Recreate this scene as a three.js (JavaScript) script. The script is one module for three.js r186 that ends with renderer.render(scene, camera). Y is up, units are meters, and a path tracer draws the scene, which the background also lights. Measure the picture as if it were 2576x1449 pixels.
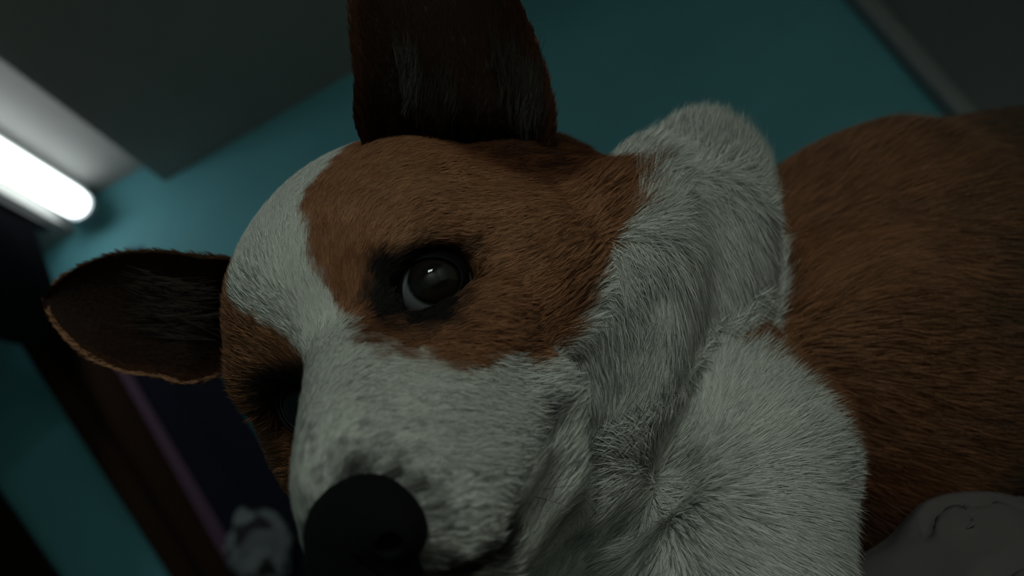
import * as THREE from 'three';
import { mergeGeometries } from 'three/addons/utils/BufferGeometryUtils.js';
import { RectAreaLightUniformsLib } from 'three/addons/lights/RectAreaLightUniformsLib.js';
import { RoundedBoxGeometry } from 'three/addons/geometries/RoundedBoxGeometry.js';
import { ImprovedNoise } from 'three/addons/math/ImprovedNoise.js';

// ---------------------------------------------------------------- camera, lights, exposure
const scene = new THREE.Scene();
scene.background = new THREE.Color(0, 0, 0);
const renderer = new THREE.WebGLRenderer({ antialias: true });
renderer.toneMapping = THREE.LinearToneMapping;
renderer.toneMappingExposure = 1;
renderer.shadowMap.enabled = true;
RectAreaLightUniformsLib.init();

const FOCAL = 2143, FW = 2576, FH = 1449;                    // focal length in pixels of the full frame
const camera = new THREE.PerspectiveCamera(2 * Math.atan(FH / 2 / FOCAL) * 180 / Math.PI, FW / FH, 0.02, 30);
const CAM_H = 0.575;                                          // a phone held just above the mattress
camera.position.set(0, CAM_H, 0);
camera.rotation.set(THREE.MathUtils.degToRad(20), 0, THREE.MathUtils.degToRad(-30), 'YXZ');   // tilted up and rolled
camera.focus = 0.285;
camera.userData.fStop = 8;
camera.updateMatrixWorld(true);
scene.add(camera);
const CAMW = camera.matrixWorld.clone();

// room, metres: floor y = 0
const CEIL = 2.30, WALL_Z = -2.26, SIDE_L = -1.90, SIDE_R = 2.10, BACK_Z = 3.40, BED_TOP = 0.443;

// the room's ceiling panel lamp, above and behind the photographer
const KEY = new THREE.Vector3(0.95, CEIL - 0.075, 2.55), KEY_W = 0.75, KEY_D = 0.75;
const keyLight = new THREE.RectAreaLight(new THREE.Color(0.86, 1.0, 0.93), 26.5, KEY_W - 0.06, KEY_D - 0.06);
keyLight.position.copy(KEY).add(new THREE.Vector3(0, -0.012, 0));
keyLight.rotation.x = -Math.PI / 2;
keyLight.name = 'ceiling_panel_light'; keyLight.castShadow = true;
scene.add(keyLight);
// the strip lamp in the ceiling trough, beside the black valance
const STRIP = { x: -1.035, y: 2.315, z0: -2.19, z1: -0.75, r: 0.045 };
const stripLight = new THREE.RectAreaLight(new THREE.Color(0.90, 0.98, 1.0), 2.0, STRIP.r * 2, STRIP.z1 - STRIP.z0);
stripLight.position.set(STRIP.x, STRIP.y - STRIP.r - 0.004, (STRIP.z0 + STRIP.z1) / 2);
stripLight.rotation.x = -Math.PI / 2;
stripLight.name = 'strip_lamp_light'; stripLight.castShadow = true;
scene.add(stripLight);

// ---------------------------------------------------------------- helpers
let seed = 12345;
const rnd = () => { seed = (seed + 0x6d2b79f5) | 0; let t = Math.imul(seed ^ (seed >>> 15), 1 | seed); t = (t + Math.imul(t ^ (t >>> 7), 61 | t)) ^ t; return ((t ^ (t >>> 14)) >>> 0) / 4294967296; };
const rr = (a, b) => a + (b - a) * rnd();
const V = (x, y, z) => new THREE.Vector3(x, y, z);
const noise = new ImprovedNoise();
const clamp01 = (x) => Math.min(1, Math.max(0, x));
const sstep = (a, b, x) => { const t = clamp01((x - a) / (b - a)); return t * t * (3 - 2 * t); };
const toWorld = (p) => V(p[0], p[1], p[2]).applyMatrix4(CAMW);   // the dog frame (x right, y up, z towards the viewer) to the room
const at = (px, py, d) => V((px - FW / 2) * d / FOCAL, (FH / 2 - py) * d / FOCAL, -d);        // a place at depth d, dog frame
const atW = (px, py, d) => at(px, py, d).applyMatrix4(CAMW);
const names = {};
function numbered(n) { names[n] = (names[n] ?? -1) + 1; return names[n] ? n + '_' + String(names[n]).padStart(3, '0') : n; }
function shade(o) { o.traverse((c) => { if (c.isMesh) { c.castShadow = true; c.receiveShadow = true; } }); return o; }
function mesh(name, g, m, parent) { const o = new THREE.Mesh(g, m); o.name = name; parent.add(o); shade(o); return o; }
function thing(name, label, category, pos, group) {
  const o = new THREE.Group(); o.name = numbered(name); o.position.copy(pos); scene.add(o);
  o.userData = { label, category }; if (group) o.userData.group = group; return o;
}
function structure(name, g, m, label, category, pos) {
  const o = new THREE.Mesh(g, m); o.name = name; if (pos) o.position.copy(pos); o.userData = { kind: 'structure', label, category };
  scene.add(o); shade(o); return o;
}
function box(w, h, d, x = 0, y = 0, z = 0) { return new THREE.BoxGeometry(w, h, d).translate(x, y, z); }
function noiseTexture(size, fn) {                              // fn(u, v) in [0,1)^2 to [r,g,b] 0..1
  const d = new Uint8Array(size * size * 4);
  for (let j = 0; j < size; j++) for (let i = 0; i < size; i++) { const c = fn(i / size, j / size); for (let k = 0; k < 3; k++) d[(j * size + i) * 4 + k] = Math.round(255 * clamp01(c[k])); d[(j * size + i) * 4 + 3] = 255; }
  const t = new THREE.DataTexture(d, size, size); t.magFilter = THREE.LinearFilter; t.wrapS = t.wrapT = THREE.RepeatWrapping; t.needsUpdate = true; return t;
}
const fbm = (x, y, z, o = 3) => { let s = 0, a = 0.5; for (let i = 0; i < o; i++) { s += a * noise.noise(x, y, z); x *= 2.03; y *= 2.03; z *= 2.03; a *= 0.5; } return s; };
// ---------------------------------------------------------------- the dog's shape
// Dog frame: metres, x right, y up, z towards the viewer. Head frame: x to the near cheek, y to the crown, z to the nose, origin between the eyes.
const HL = V(0.71239, 0.66811, 0.21477), HU = V(-0.69420, 0.71575, 0.07607), HF = V(-0.10290, -0.20329, 0.97370), HO = V(-0.0491, -0.0176, -0.2798);
const headToDog = (x, y, z) => [HO.x + HL.x * x + HU.x * y + HF.x * z, HO.y + HL.y * x + HU.y * y + HF.y * z, HO.z + HL.z * x + HU.z * y + HF.z * z];
const dogToHead = (x, y, z) => { x -= HO.x; y -= HO.y; z -= HO.z; return [HL.x * x + HL.y * y + HL.z * z, HU.x * x + HU.y * y + HU.z * z, HF.x * x + HF.y * y + HF.z * z]; };
const PR = [];                                                 // primitives: ellipsoids and tapered capsules, each with a blend radius and a coat region
const WHITE = 0, TAN = 1, HEAD = 2;
function ell(c, r, region, k, ax) { PR.push({ t: 0, c, r, region, k, ax: ax ?? [[1, 0, 0], [0, 1, 0], [0, 0, 1]] }); }
function cap(a, b, ra, rb, region, k) { const d = [b[0] - a[0], b[1] - a[1], b[2] - a[2]]; PR.push({ t: 1, a, b, ra, rb, d, l2: d[0] * d[0] + d[1] * d[1] + d[2] * d[2], region, k }); }
const HAX = [HL.toArray(), HU.toArray(), HF.toArray()];
const hE = (x, y, z, rx, ry, rz, k = 0.012, both = true) => { for (const s of both && x ? [1, -1] : [1]) ell(headToDog(x * s, y, z), [rx, ry, rz], HEAD, k, HAX); };
const hC = (a, b, ra, rb, k = 0.010) => { for (const s of a[0] || b[0] ? [1, -1] : [1]) cap(headToDog(a[0] * s, a[1], a[2]), headToDog(b[0] * s, b[1], b[2]), ra, rb, HEAD, k); };
hE(0, 0.012, -0.058, 0.060, 0.050, 0.066);                      // cranium
hE(0, 0.018, -0.022, 0.040, 0.032, 0.035);                      // forehead
hE(0.030, 0.012, -0.015, 0.021, 0.016, 0.019, 0.010);           // brows
hC([0, -0.006, 0], [0, -0.022, 0.068], 0.021, 0.0145);          // bridge of the nose
hC([0.0125, -0.030, 0.010], [0.0065, -0.036, 0.070], 0.0245, 0.0155);   // muzzle
hC([0.018, -0.049, 0.014], [0.010, -0.047, 0.068], 0.018, 0.0135, 0.008);   // lips
hC([0, -0.068, -0.020], [0, -0.064, 0.052], 0.026, 0.012, 0.006);   // lower jaw
hE(0.046, -0.026, -0.048, 0.030, 0.042, 0.045, 0.016);          // cheeks
hE(0.030, -0.024, 0.002, 0.019, 0.016, 0.022, 0.010);           // below the eyes
hE(0, -0.055, -0.065, 0.050, 0.040, 0.050, 0.02);               // throat
hE(0.056, -0.032, -0.080, 0.032, 0.050, 0.035, 0.02);           // cheek ruff
hE(0.044, -0.014, -0.094, 0.040, 0.038, 0.038, 0.02);            // nape
ell(at(1505, 565, 0.320).toArray(), [0.014, 0.018, 0.016], HEAD, 0.014);   // fluff behind the near cheek
// body, dog frame: a point of an axis through two places, half-lengths along it, across it and in depth
function slab(p, q, half, depth, region, k, over = 1) {
  const c = p.clone().add(q).multiplyScalar(0.5), u = q.clone().sub(p), L = u.length() / 2 * over; u.normalize();
  const w = V(0, 0, 1).addScaledVector(u, -u.z).normalize(), v = V().crossVectors(w, u);
  ell(c.toArray(), [L, half, depth], region, k, [u.toArray(), v.toArray(), w.toArray()]);
}
slab(at(1620, 400, 0.360), at(1470, 1330, 0.325), 0.028, 0.056, WHITE, 0.010);       // throat fold beside the cheek
slab(at(1775, 350, 0.400), at(1600, 1180, 0.365), 0.037, 0.055, WHITE, 0.008);       // neck fold, the tall white hump
cap(headToDog(0, -0.01, -0.08), at(1760, 830, 0.45).toArray(), 0.050, 0.058, WHITE, 0.015);   // neck core
cap(at(1900, 830, 0.465).toArray(), at(2230, 760, 0.480).toArray(), 0.056, 0.088, TAN, 0.015);   // withers
cap(at(2230, 760, 0.480).toArray(), at(2950, 620, 0.700).toArray(), 0.090, 0.130, TAN, 0.02); // trunk
slab(at(2020, 590, 0.425), at(2150, 1060, 0.400), 0.052, 0.050, TAN, 0.030);         // shoulder
ell(at(2250, 1030, 0.44).toArray(), [0.062, 0.055, 0.06], TAN, 0.04);                 // elbow and ribs
ell(at(2540, 900, 0.54).toArray(), [0.10, 0.072, 0.09], TAN, 0.05);                  // belly
ell(at(2190, 1275, 0.405).toArray(), [0.036, 0.034, 0.034], TAN, 0.02);                // elbow tuft
ell(at(1840, 1120, 0.345).toArray(), [0.043, 0.040, 0.045], WHITE, 0.024); PR[PR.length - 1].leg = true;   // upper foreleg
cap(at(1845, 1200, 0.330).toArray(), at(1815, 1560, 0.300).toArray(), 0.040, 0.039, WHITE, 0.010); PR[PR.length - 1].leg = true;   // foreleg
cap(at(1815, 1560, 0.300).toArray(), [0.100, -0.165, -0.280], 0.038, 0.028, WHITE, 0.010); cap([0.100, -0.165, -0.280], [0.092, -0.180, -0.235], 0.028, 0.022, WHITE, 0.010);   // wrist and paw
cap(at(1365, 1010, 0.272).toArray(), at(1385, 1190, 0.272).toArray(), 0.011, 0.009, HEAD, 0.012);              // corner of the mouth
ell(at(1560, 1330, 0.350).toArray(), [0.026, 0.045, 0.03], WHITE, 0.012);            // breast
ell(at(1400, 1450, 0.350).toArray(), [0.05, 0.045, 0.04], WHITE, 0.015);             // chest

function primDist(o, x, y, z) {
  if (o.t === 0) {
    const X = x - o.c[0], Y = y - o.c[1], Z = z - o.c[2], A = o.ax, r = o.r;
    const a = (A[0][0] * X + A[0][1] * Y + A[0][2] * Z) / r[0], b = (A[1][0] * X + A[1][1] * Y + A[1][2] * Z) / r[1], c = (A[2][0] * X + A[2][1] * Y + A[2][2] * Z) / r[2];
    const k0 = Math.sqrt(a * a + b * b + c * c), k1 = Math.sqrt(a * a / (r[0] * r[0]) + b * b / (r[1] * r[1]) + c * c / (r[2] * r[2]));
    return k1 < 1e-9 ? -Math.min(r[0], r[1], r[2]) : k0 * (k0 - 1) / k1;
  }
  const X = x - o.a[0], Y = y - o.a[1], Z = z - o.a[2], t = clamp01((X * o.d[0] + Y * o.d[1] + Z * o.d[2]) / o.l2);
  const u = X - o.d[0] * t, v = Y - o.d[1] * t, w = Z - o.d[2] * t;
  return Math.sqrt(u * u + v * v + w * w) - (o.ra + (o.rb - o.ra) * t);
}
const EYE = 0.0285, EYE_Y = -0.0038, EYE_Z = -0.0056, EYE_R = 0.0128;
const eyeDog = [1, -1].map((s) => headToDog(EYE * s, EYE_Y, EYE_Z));
const CUTS = [];                                               // grooves: capsules cut out softly
function groove(a, b, ra, rb, k) { const d = [b[0] - a[0], b[1] - a[1], b[2] - a[2]]; CUTS.push({ t: 1, a, b, ra, rb, d, l2: d[0] * d[0] + d[1] * d[1] + d[2] * d[2], k }); }
for (const e of eyeDog) groove(e, [e[0] + 1e-5, e[1], e[2]], 0.0140, 0.0140, 0.006);
for (const s of [1, -1]) groove(headToDog(0.036 * s, -0.063, 0.018), headToDog(0.022 * s, -0.060, 0.062), 0.003, 0.003, 0.006);   // the parting of the lips
groove(at(1694, 1238, 0.296).toArray(), at(1585, 1345, 0.300).toArray(), 0.0035, 0.006, 0.010);   // fold of the foreleg
for (const [a, b] of [[[0.0483, 0.0006, -0.2901], [0.0436, -0.0181, -0.2859]], [[0.0436, -0.0181, -0.2859], [0.0402, -0.0327, -0.2852]], [[0.0402, -0.0327, -0.2852], [0.0325, -0.0470, -0.2876]], [[0.0325, -0.0470, -0.2876], [0.0258, -0.0598, -0.2911]]]) groove(a, b, 0.0045, 0.0055, 0.010);   // crease of the throat
function sdf(x, y, z) {
  let d = 1;
  for (let i = 0; i < PR.length; i++) {
    const o = PR[i], e = primDist(o, x, y, z), h = Math.max(o.k - Math.abs(d - e), 0) / o.k;
    d = Math.min(d, e) - h * h * o.k * 0.25;
  }
  for (let i = 0; i < CUTS.length; i++) {
    const o = CUTS[i], e = -primDist(o, x, y, z), h = Math.max(o.k - Math.abs(d - e), 0) / o.k;
    d = Math.max(d, e) + h * h * o.k * 0.25;
  }
  return d;
}
function gradient(f, x, y, z, e = 0.0012) {
  const a = f(x + e, y - e, z - e), b = f(x - e, y - e, z + e), c = f(x - e, y + e, z - e), d = f(x + e, y + e, z + e);
  const g = [a - b - c + d, -a - b + c + d, -a + b - c + d], l = Math.hypot(...g) || 1; return [g[0] / l, g[1] / l, g[2] / l];
}
// surface nets over a grid; blocks that the surface cannot reach are skipped
function surfaceNets(f, lo, hi, cell) {
  const n = [0, 1, 2].map((i) => Math.ceil((hi[i] - lo[i]) / cell) + 1), [nx, ny, nz] = n, B = 8;
  const val = new Float32Array(nx * ny * nz).fill(1), id = (i, j, k) => i + nx * (j + ny * k);
  for (let k0 = 0; k0 < nz; k0 += B) for (let j0 = 0; j0 < ny; j0 += B) for (let i0 = 0; i0 < nx; i0 += B) {
    const h = B / 2, c = f(lo[0] + (i0 + h) * cell, lo[1] + (j0 + h) * cell, lo[2] + (k0 + h) * cell), far = Math.abs(c) > cell * B * 1.35;
    for (let k = k0; k < Math.min(nz, k0 + B); k++) for (let j = j0; j < Math.min(ny, j0 + B); j++) for (let i = i0; i < Math.min(nx, i0 + B); i++)
      val[id(i, j, k)] = far ? c : f(lo[0] + i * cell, lo[1] + j * cell, lo[2] + k * cell);
  }
  const vert = new Int32Array(nx * ny * nz).fill(-1), pos = [], index = [];
  const E = [[0, 1], [2, 3], [4, 5], [6, 7], [0, 2], [1, 3], [4, 6], [5, 7], [0, 4], [1, 5], [2, 6], [3, 7]], g = new Float32Array(8);
  for (let k = 0; k < nz - 1; k++) for (let j = 0; j < ny - 1; j++) for (let i = 0; i < nx - 1; i++) {
    let m = 0;
    for (let q = 0; q < 8; q++) { g[q] = val[id(i + (q & 1), j + ((q >> 1) & 1), k + (q >> 2))]; if (g[q] < 0) m |= 1 << q; }
    if (m === 0 || m === 255) continue;
    let x = 0, y = 0, z = 0, c = 0;
    for (const [a, b] of E) if (((m >> a) ^ (m >> b)) & 1) {
      const t = g[a] / (g[a] - g[b]), w = 1 - t; c++;
      x += w * (a & 1) + t * (b & 1); y += w * ((a >> 1) & 1) + t * ((b >> 1) & 1); z += w * (a >> 2) + t * (b >> 2);
    }
    vert[id(i, j, k)] = pos.length / 3; pos.push(lo[0] + (i + x / c) * cell, lo[1] + (j + y / c) * cell, lo[2] + (k + z / c) * cell);
  }
  const quad = (a, b, c, d, flip) => { if (Math.min(a, b, c, d) < 0) return; if (flip) index.push(a, c, b, b, c, d); else index.push(a, b, c, b, d, c); };
  for (let k = 1; k < nz - 1; k++) for (let j = 1; j < ny - 1; j++) for (let i = 1; i < nx - 1; i++) {
    const s = val[id(i, j, k)] < 0;
    if (s !== val[id(i + 1, j, k)] < 0) quad(vert[id(i, j - 1, k - 1)], vert[id(i, j, k - 1)], vert[id(i, j - 1, k)], vert[id(i, j, k)], !s);
    if (s !== val[id(i, j + 1, k)] < 0) quad(vert[id(i - 1, j, k - 1)], vert[id(i - 1, j, k)], vert[id(i, j, k - 1)], vert[id(i, j, k)], !s);
    if (s !== val[id(i, j, k + 1)] < 0) quad(vert[id(i - 1, j - 1, k)], vert[id(i, j - 1, k)], vert[id(i - 1, j, k)], vert[id(i, j, k)], !s);
  }
  return { pos, index };
}
// coat regions: outlines on the face in the head frame (x, y)
const COAT = {
  nearTan: [[0.037,0.0595],[0.0266,0.0563],[0.0224,0.0501],[0.0164,0.0479],[0.0135,0.0416],[0.0118,0.034],[0.0092,0.0254],[0.0083,0.0164],[0.0068,0.0104],[0.009,0.0041],[0.0136,-0.0023],[0.0185,-0.0095],[0.0233,-0.0161],[0.0279,-0.0225],[0.0313,-0.0277],[0.0341,-0.0294],[0.0375,-0.0293],[0.0379,-0.0351],[0.0385,-0.0409],[0.0419,-0.0434],[0.0451,-0.0467],[0.0544,-0.0423],[0.0644,-0.039],[0.0732,-0.0374],[0.0822,-0.0358],[0.0931,-0.033],[0.1059,-0.0285],[0.1081,0.0045],[0.0796,0.043]],
  farTan: [[-0.0196,0.0468],[-0.0213,0.0381],[-0.017,0.0294],[-0.0121,0.0213],[-0.011,0.0114],[-0.011,0.0053],[-0.011,-0.008],[-0.02,-0.018],[-0.031,-0.028],[-0.038,-0.04],[-0.045,-0.047],[-0.064,-0.039],[-0.093,-0.034],[-0.108,0.005],[-0.085,0.05],[-0.0288,0.0608],[-0.0204,0.0548]],
  nearBlack: [[0.0257,0.0174],[0.0307,0.0139],[0.0369,0.011],[0.0417,0.0062],[0.0478,-0.0008],[0.044,-0.003],[0.0348,-0.0064],[0.0382,-0.0116],[0.032,-0.0145],[0.0251,-0.0121],[0.0195,-0.0057],[0.0144,0.0023],[0.0117,0.0101],[0.0174,0.0098],[0.0192,0.0155]],
  farBlack: [[-0.03,0.017],[-0.0215,0.011],[-0.0125,0.006],[-0.0125,-0.006],[-0.022,-0.013],[-0.036,-0.014],[-0.046,-0.004],[-0.042,0.009]],
  nosePatch: [[0.0055,-0.0156],[0.009,-0.0163],[0.0119,-0.0221],[0.0159,-0.0257],[0.0163,-0.033],[0.0149,-0.04],[0.0036,-0.052],[-0.0216,-0.0309],[-0.0082,-0.0206],[0.0001,-0.0202]],
  lipDark: [[0.0132,-0.0663],[0.0047,-0.0672],[0.0022,-0.0497],[0.008,-0.047],[0.0116,-0.0521],[0.0163,-0.0553],[0.0168,-0.0598]],
  mouthGrey: [[0.0348,-0.0482],[0.0371,-0.0506],[0.0369,-0.0559],[0.0322,-0.06],[0.0288,-0.0592],[0.0308,-0.0536]],
};
// lie of the coat: place, direction (dog frame), hair length mm, lift, tone; the lowest tones hold ear-base and armpit shade
const LIE = [
  [-0.0526,0.0536,-0.315,0.83,0.32,-0.45,5,0.35,0.45],
  [-0.0337,0.0487,-0.303,0.76,0.19,-0.62,5,0.3,0.5],
  [0.0094,0.0506,-0.324,0.95,-0.01,-0.3,9,0.4,0],
  [-0.0042,0.0524,-0.3242,0.97,0.11,-0.2,8,0.35,0],
  [0.0205,0.0528,-0.3334,0.89,-0.19,-0.41,10,0.45,0],
  [0.0032,0.0446,-0.3141,0.96,-0.01,-0.3,9,0.4,0.02],
  [0.0151,0.0436,-0.317,0.96,0.03,-0.28,9,0.4,0.02],
  [0.0249,0.0482,-0.3288,0.89,-0.16,-0.44,11,0.5,0.02],
  [-0.0135,0.0542,-0.3279,0.98,0.12,-0.17,7,0.3,0.05],
  [0.0296,0.0469,-0.33,0.88,-0.2,-0.42,13,0.6,0.2],
  [0.0394,0.0383,-0.3106,0.87,0.18,-0.46,15,0.65,0.35],
  [-0.0601,0.0334,-0.2811,0.46,0.64,-0.62,5,0.35,0.5],
  [-0.0436,0.0316,-0.2766,0.84,0.4,-0.37,5,0.25,0.6],
  [-0.0246,0.0319,-0.28,0.92,-0.13,-0.37,5.5,0.25,0.62],
  [-0.0052,0.0333,-0.2922,0.97,-0.06,-0.24,6,0.28,0.5],
  [0.0128,0.0313,-0.2992,0.87,-0.17,-0.45,8,0.3,0.45],
  [0.0269,0.0259,-0.3003,0.56,0.64,-0.52,10,0.35,0.5],
  [0.0381,0.023,-0.3002,0.92,0.37,-0.14,14,0.5,0.5],
  [-0.0621,0.0155,-0.2672,0.15,0.91,-0.38,4.5,0.3,0.5],
  [-0.0509,0.018,-0.2673,0.34,0.86,-0.37,4.5,0.3,0.55],
  [-0.0359,0.0193,-0.2672,0.86,0.47,-0.18,4.5,0.25,0.65],
  [-0.0202,0.021,-0.2733,0.81,0.07,-0.58,5,0.25,0.6],
  [-0.0036,0.0188,-0.2789,0.96,0.19,-0.21,6,0.28,0.55],
  [0.012,0.0136,-0.2799,0.71,0.41,-0.56,8,0.3,0.6],
  [0.0257,0.0086,-0.2872,0.41,0.52,-0.75,11,0.4,0.45],
  [-0.0514,0.003,-0.2637,-0.11,0.99,-0.05,4,0.3,0.35],
  [-0.01,0.0096,-0.2753,0.94,0.33,-0.11,5,0.28,0.62],
  [-0.007,-0.0031,-0.2582,0.99,-0.03,-0.16,5,0.28,0.5],
  [0.0053,-0.002,-0.271,0.54,0.2,-0.82,7,0.3,0.55],
  [0.0171,-0.0046,-0.2772,0.62,0.75,-0.25,9,0.4,0.3],
  [-0.0103,-0.0123,-0.2507,0.98,-0.12,-0.13,5,0.28,0.4],
  [0.0014,-0.0127,-0.2577,0.61,0.17,-0.77,6,0.3,0.5],
  [0.0119,-0.0163,-0.2778,0.59,0.66,-0.46,8,0.35,0.45],
  [-0.0453,-0.0135,-0.2501,0.97,-0.03,0.25,4,0.3,0.2],
  [-0.0328,-0.0177,-0.2438,0.98,-0.19,0.07,4,0.3,0.35],
  [-0.019,-0.0199,-0.2425,0.99,-0.16,-0.03,4.5,0.28,0.45],
  [-0.0056,-0.0216,-0.2492,0.75,-0.23,-0.62,6,0.3,0.5],
  [0.0064,-0.0227,-0.2622,0.75,-0.19,-0.63,8,0.35,0.5],
  [-0.0747,0.0213,-0.277,0.02,0.77,-0.64,5,0.3,0.5],
  [-0.0822,0.0109,-0.2762,-0.22,0.75,-0.62,6,0.35,0.5],
  [-0.068,0.0055,-0.266,-0.12,0.96,-0.24,4.5,0.28,0.5],
  [-0.0859,-0.002,-0.2756,-0.54,0.59,-0.6,7,0.4,0.5],
  [-0.0599,-0.0093,-0.2632,-0.14,0.97,-0.18,4,0.25,0.5],
  [-0.0735,-0.0082,-0.2677,-0.75,0.62,-0.23,5,0.3,0.5],
  [-0.0532,-0.02,-0.2437,0.56,0.69,-0.45,3.5,0.25,0.5],
  [-0.0473,-0.0326,-0.2145,0.56,0.6,-0.56,3.2,0.25,0.5],
  [-0.0459,-0.0447,-0.2014,0.14,0.97,-0.2,3,0.25,0.5],
  [-0.077,-0.0159,-0.2713,-0.8,0.56,-0.2,5,0.35,0.5],
  [-0.0678,-0.0246,-0.2702,-0.54,0.84,0.02,4,0.3,0.3],
  [-0.0868,-0.0176,-0.2786,-0.72,0.39,-0.57,7,0.45,0.35],
  [-0.0932,-0.0346,-0.2904,-0.6,0.3,-0.74,8,0.4,0.35],
  [-0.0829,-0.0493,-0.297,-0.7,-0.27,-0.66,6,0.4,0.25],
  [-0.0411,-0.0249,-0.2268,0.94,0.14,-0.32,4,0.28,0.5],
  [-0.0303,-0.0269,-0.2258,0.98,-0.12,-0.14,4,0.28,0.5],
  [-0.0148,-0.0286,-0.2305,0.89,-0.36,-0.29,5,0.3,0.5],
  [-0.0021,-0.0293,-0.2461,0.75,-0.42,-0.51,6,0.33,0.5],
  [-0.0395,-0.0345,-0.2077,0.84,0.29,-0.47,3.5,0.28,0.5],
  [-0.0279,-0.0364,-0.208,0.93,-0.07,-0.37,4,0.28,0.5],
  [-0.0166,-0.0391,-0.212,0.82,-0.18,-0.55,5,0.3,0.5],
  [-0.004,-0.0415,-0.225,0.64,-0.22,-0.74,6,0.32,0.5],
  [-0.0268,-0.0443,-0.1996,0.92,0.29,-0.27,3.5,0.28,0.5],
  [-0.0175,-0.049,-0.2,0.91,0.07,-0.42,4.5,0.3,0.5],
  [-0.0057,-0.0506,-0.2105,0.55,-0.37,-0.75,6,0.35,0.5],
  [0.0024,-0.0581,-0.2323,0.32,0.6,-0.73,7,0.35,0.5],
  [-0.0157,-0.0602,-0.1999,0.95,0.12,-0.3,4,0.3,0.5],
  [-0.0056,-0.0625,-0.2074,0.62,0.18,-0.76,5,0.35,0.5],
  [0.0099,-0.0307,-0.2576,0.84,-0.01,-0.55,7,0.35,0.5],
  [0.0148,-0.0433,-0.2608,0.21,0.87,-0.44,6,0.35,0.5],
  [0.0136,-0.0551,-0.2594,0.57,0.76,-0.31,7,0.35,0.5],
  [0.0258,-0.0236,-0.2883,0.31,-0.89,-0.32,10,0.3,0.5],
  [0.0236,-0.0446,-0.2935,0.11,-0.96,-0.26,9,0.3,0.5],
  [0.0353,-0.0102,-0.2887,0,-0.99,-0.16,13,0.3,0.5],
  [0.0357,-0.0307,-0.2918,-0.05,-0.99,-0.13,12,0.3,0.5],
  [0.0267,-0.0591,-0.2975,-0.3,-0.95,-0.13,10,0.4,0.5],
  [0.0414,0.0102,-0.2938,0.07,-0.93,0.36,14,0.3,0.5],
  [0.0474,0.032,-0.3059,0.11,0.77,-0.63,16,0.5,0.5],
  [0.0686,0.0524,-0.3568,0.49,0.56,-0.68,18,0.6,0.5],
  [0.085,0.0564,-0.3558,0.22,0.65,-0.73,18,0.6,0.5],
  [0.1042,0.0484,-0.3647,-0.17,0.88,-0.45,18,0.6,0.5],
  [0.1303,0.0324,-0.4219,0.97,0.25,0.03,16,0.45,0.5],
  [0.0634,0.03,-0.3143,0.29,-0.95,0.14,16,0.25,0.5],
  [0.084,0.0323,-0.3382,0.2,-0.9,0.38,16,0.25,0.5],
  [0.0975,0.0135,-0.3415,0.28,-0.93,-0.23,15,0.3,0.5],
  [0.0574,0.0118,-0.2986,0.14,-0.98,0.15,16,0.22,0.5],
  [0.0822,0.0131,-0.3311,0.13,-0.98,0.17,16,0.22,0.5],
  [0.0567,-0.0049,-0.2948,0.05,-0.99,0.11,15,0.25,0.5],
  [0.0815,-0.0054,-0.3285,0.11,-0.99,0.03,15,0.25,0.5],
  [0.0654,-0.0182,-0.31,-0.05,-1,0.02,13,0.28,0.5],
  [0.0534,-0.0212,-0.2917,-0.17,-0.98,0.1,13,0.35,0.5],
  [0.0452,-0.0348,-0.2917,-0.48,-0.87,-0.09,12,0.5,0.5],
  [0.0373,-0.0487,-0.2938,-0.63,-0.71,-0.31,11,0.5,0.5],
  [0.0508,-0.0103,-0.2929,-0.32,-0.95,0.03,12,0.4,0.5],
  [0.1283,0.0228,-0.3916,0.96,0.19,-0.21,14,0.35,0.35],
  [0.1434,0.031,-0.4034,0.96,0.27,-0.05,16,0.35,0.5],
  [0.1703,0.0523,-0.4235,0.89,0.46,0.01,18,0.35,0.45],
  [0.1993,0.0639,-0.422,0.95,0.3,0,20,0.35,0.4],
  [0.2421,0.0648,-0.428,0.97,-0.16,-0.21,20,0.35,0.3],
  [0.1138,0.0042,-0.3683,0.34,0.78,-0.52,12,0.4,0.12],
  [0.0919,-0.0148,-0.3326,0.28,0.77,-0.57,12,0.45,0.15],
  [0.1315,0.0008,-0.3699,0.9,0.42,0.04,16,0.3,0.55],
  [0.1591,0.013,-0.3739,0.99,0.01,-0.1,18,0.3,0.5],
  [0.2005,0.0134,-0.3865,0.98,-0.1,-0.2,20,0.3,0.4],
  [0.2285,0.0044,-0.3879,0.97,-0.14,-0.18,20,0.3,0.3],
  [0.1183,-0.0266,-0.3662,0.64,0.24,-0.73,15,0.35,0.5],
  [0.1385,-0.0265,-0.3656,0.97,0.07,0.23,16,0.3,0.45],
  [0.1635,-0.0264,-0.3642,0.98,-0.08,-0.16,18,0.3,0.4],
  [0.2035,-0.0307,-0.3753,0.95,-0.18,-0.26,20,0.3,0.35],
  [0.1143,-0.0408,-0.3174,0.8,-0.43,-0.43,14,0.35,0.35],
  [0.1565,-0.0571,-0.3761,0.97,-0.24,0.06,16,0.35,0.3],
  [0.1773,-0.0623,-0.3754,0.98,-0.2,0.01,18,0.35,0.3],
  [0.1609,-0.0804,-0.3782,0.86,-0.32,0.4,18,0.4,0.15],
  [0.1558,-0.0987,-0.3742,0.75,-0.51,0.42,18,0.4,0],
  [0.1634,-0.105,-0.3716,0.83,-0.54,0.14,18,0.4,0],
  [0.1521,-0.091,-0.3782,0.69,-0.44,0.58,16,0.4,0.02],
  [0.1742,-0.0931,-0.3726,0.92,-0.4,0.04,18,0.4,0.1],
  [0.1867,-0.0801,-0.3767,0.97,-0.22,-0.14,20,0.35,0.3],
  [0.2152,-0.0702,-0.3804,0.96,-0.03,-0.28,20,0.35,0.3],
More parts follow.
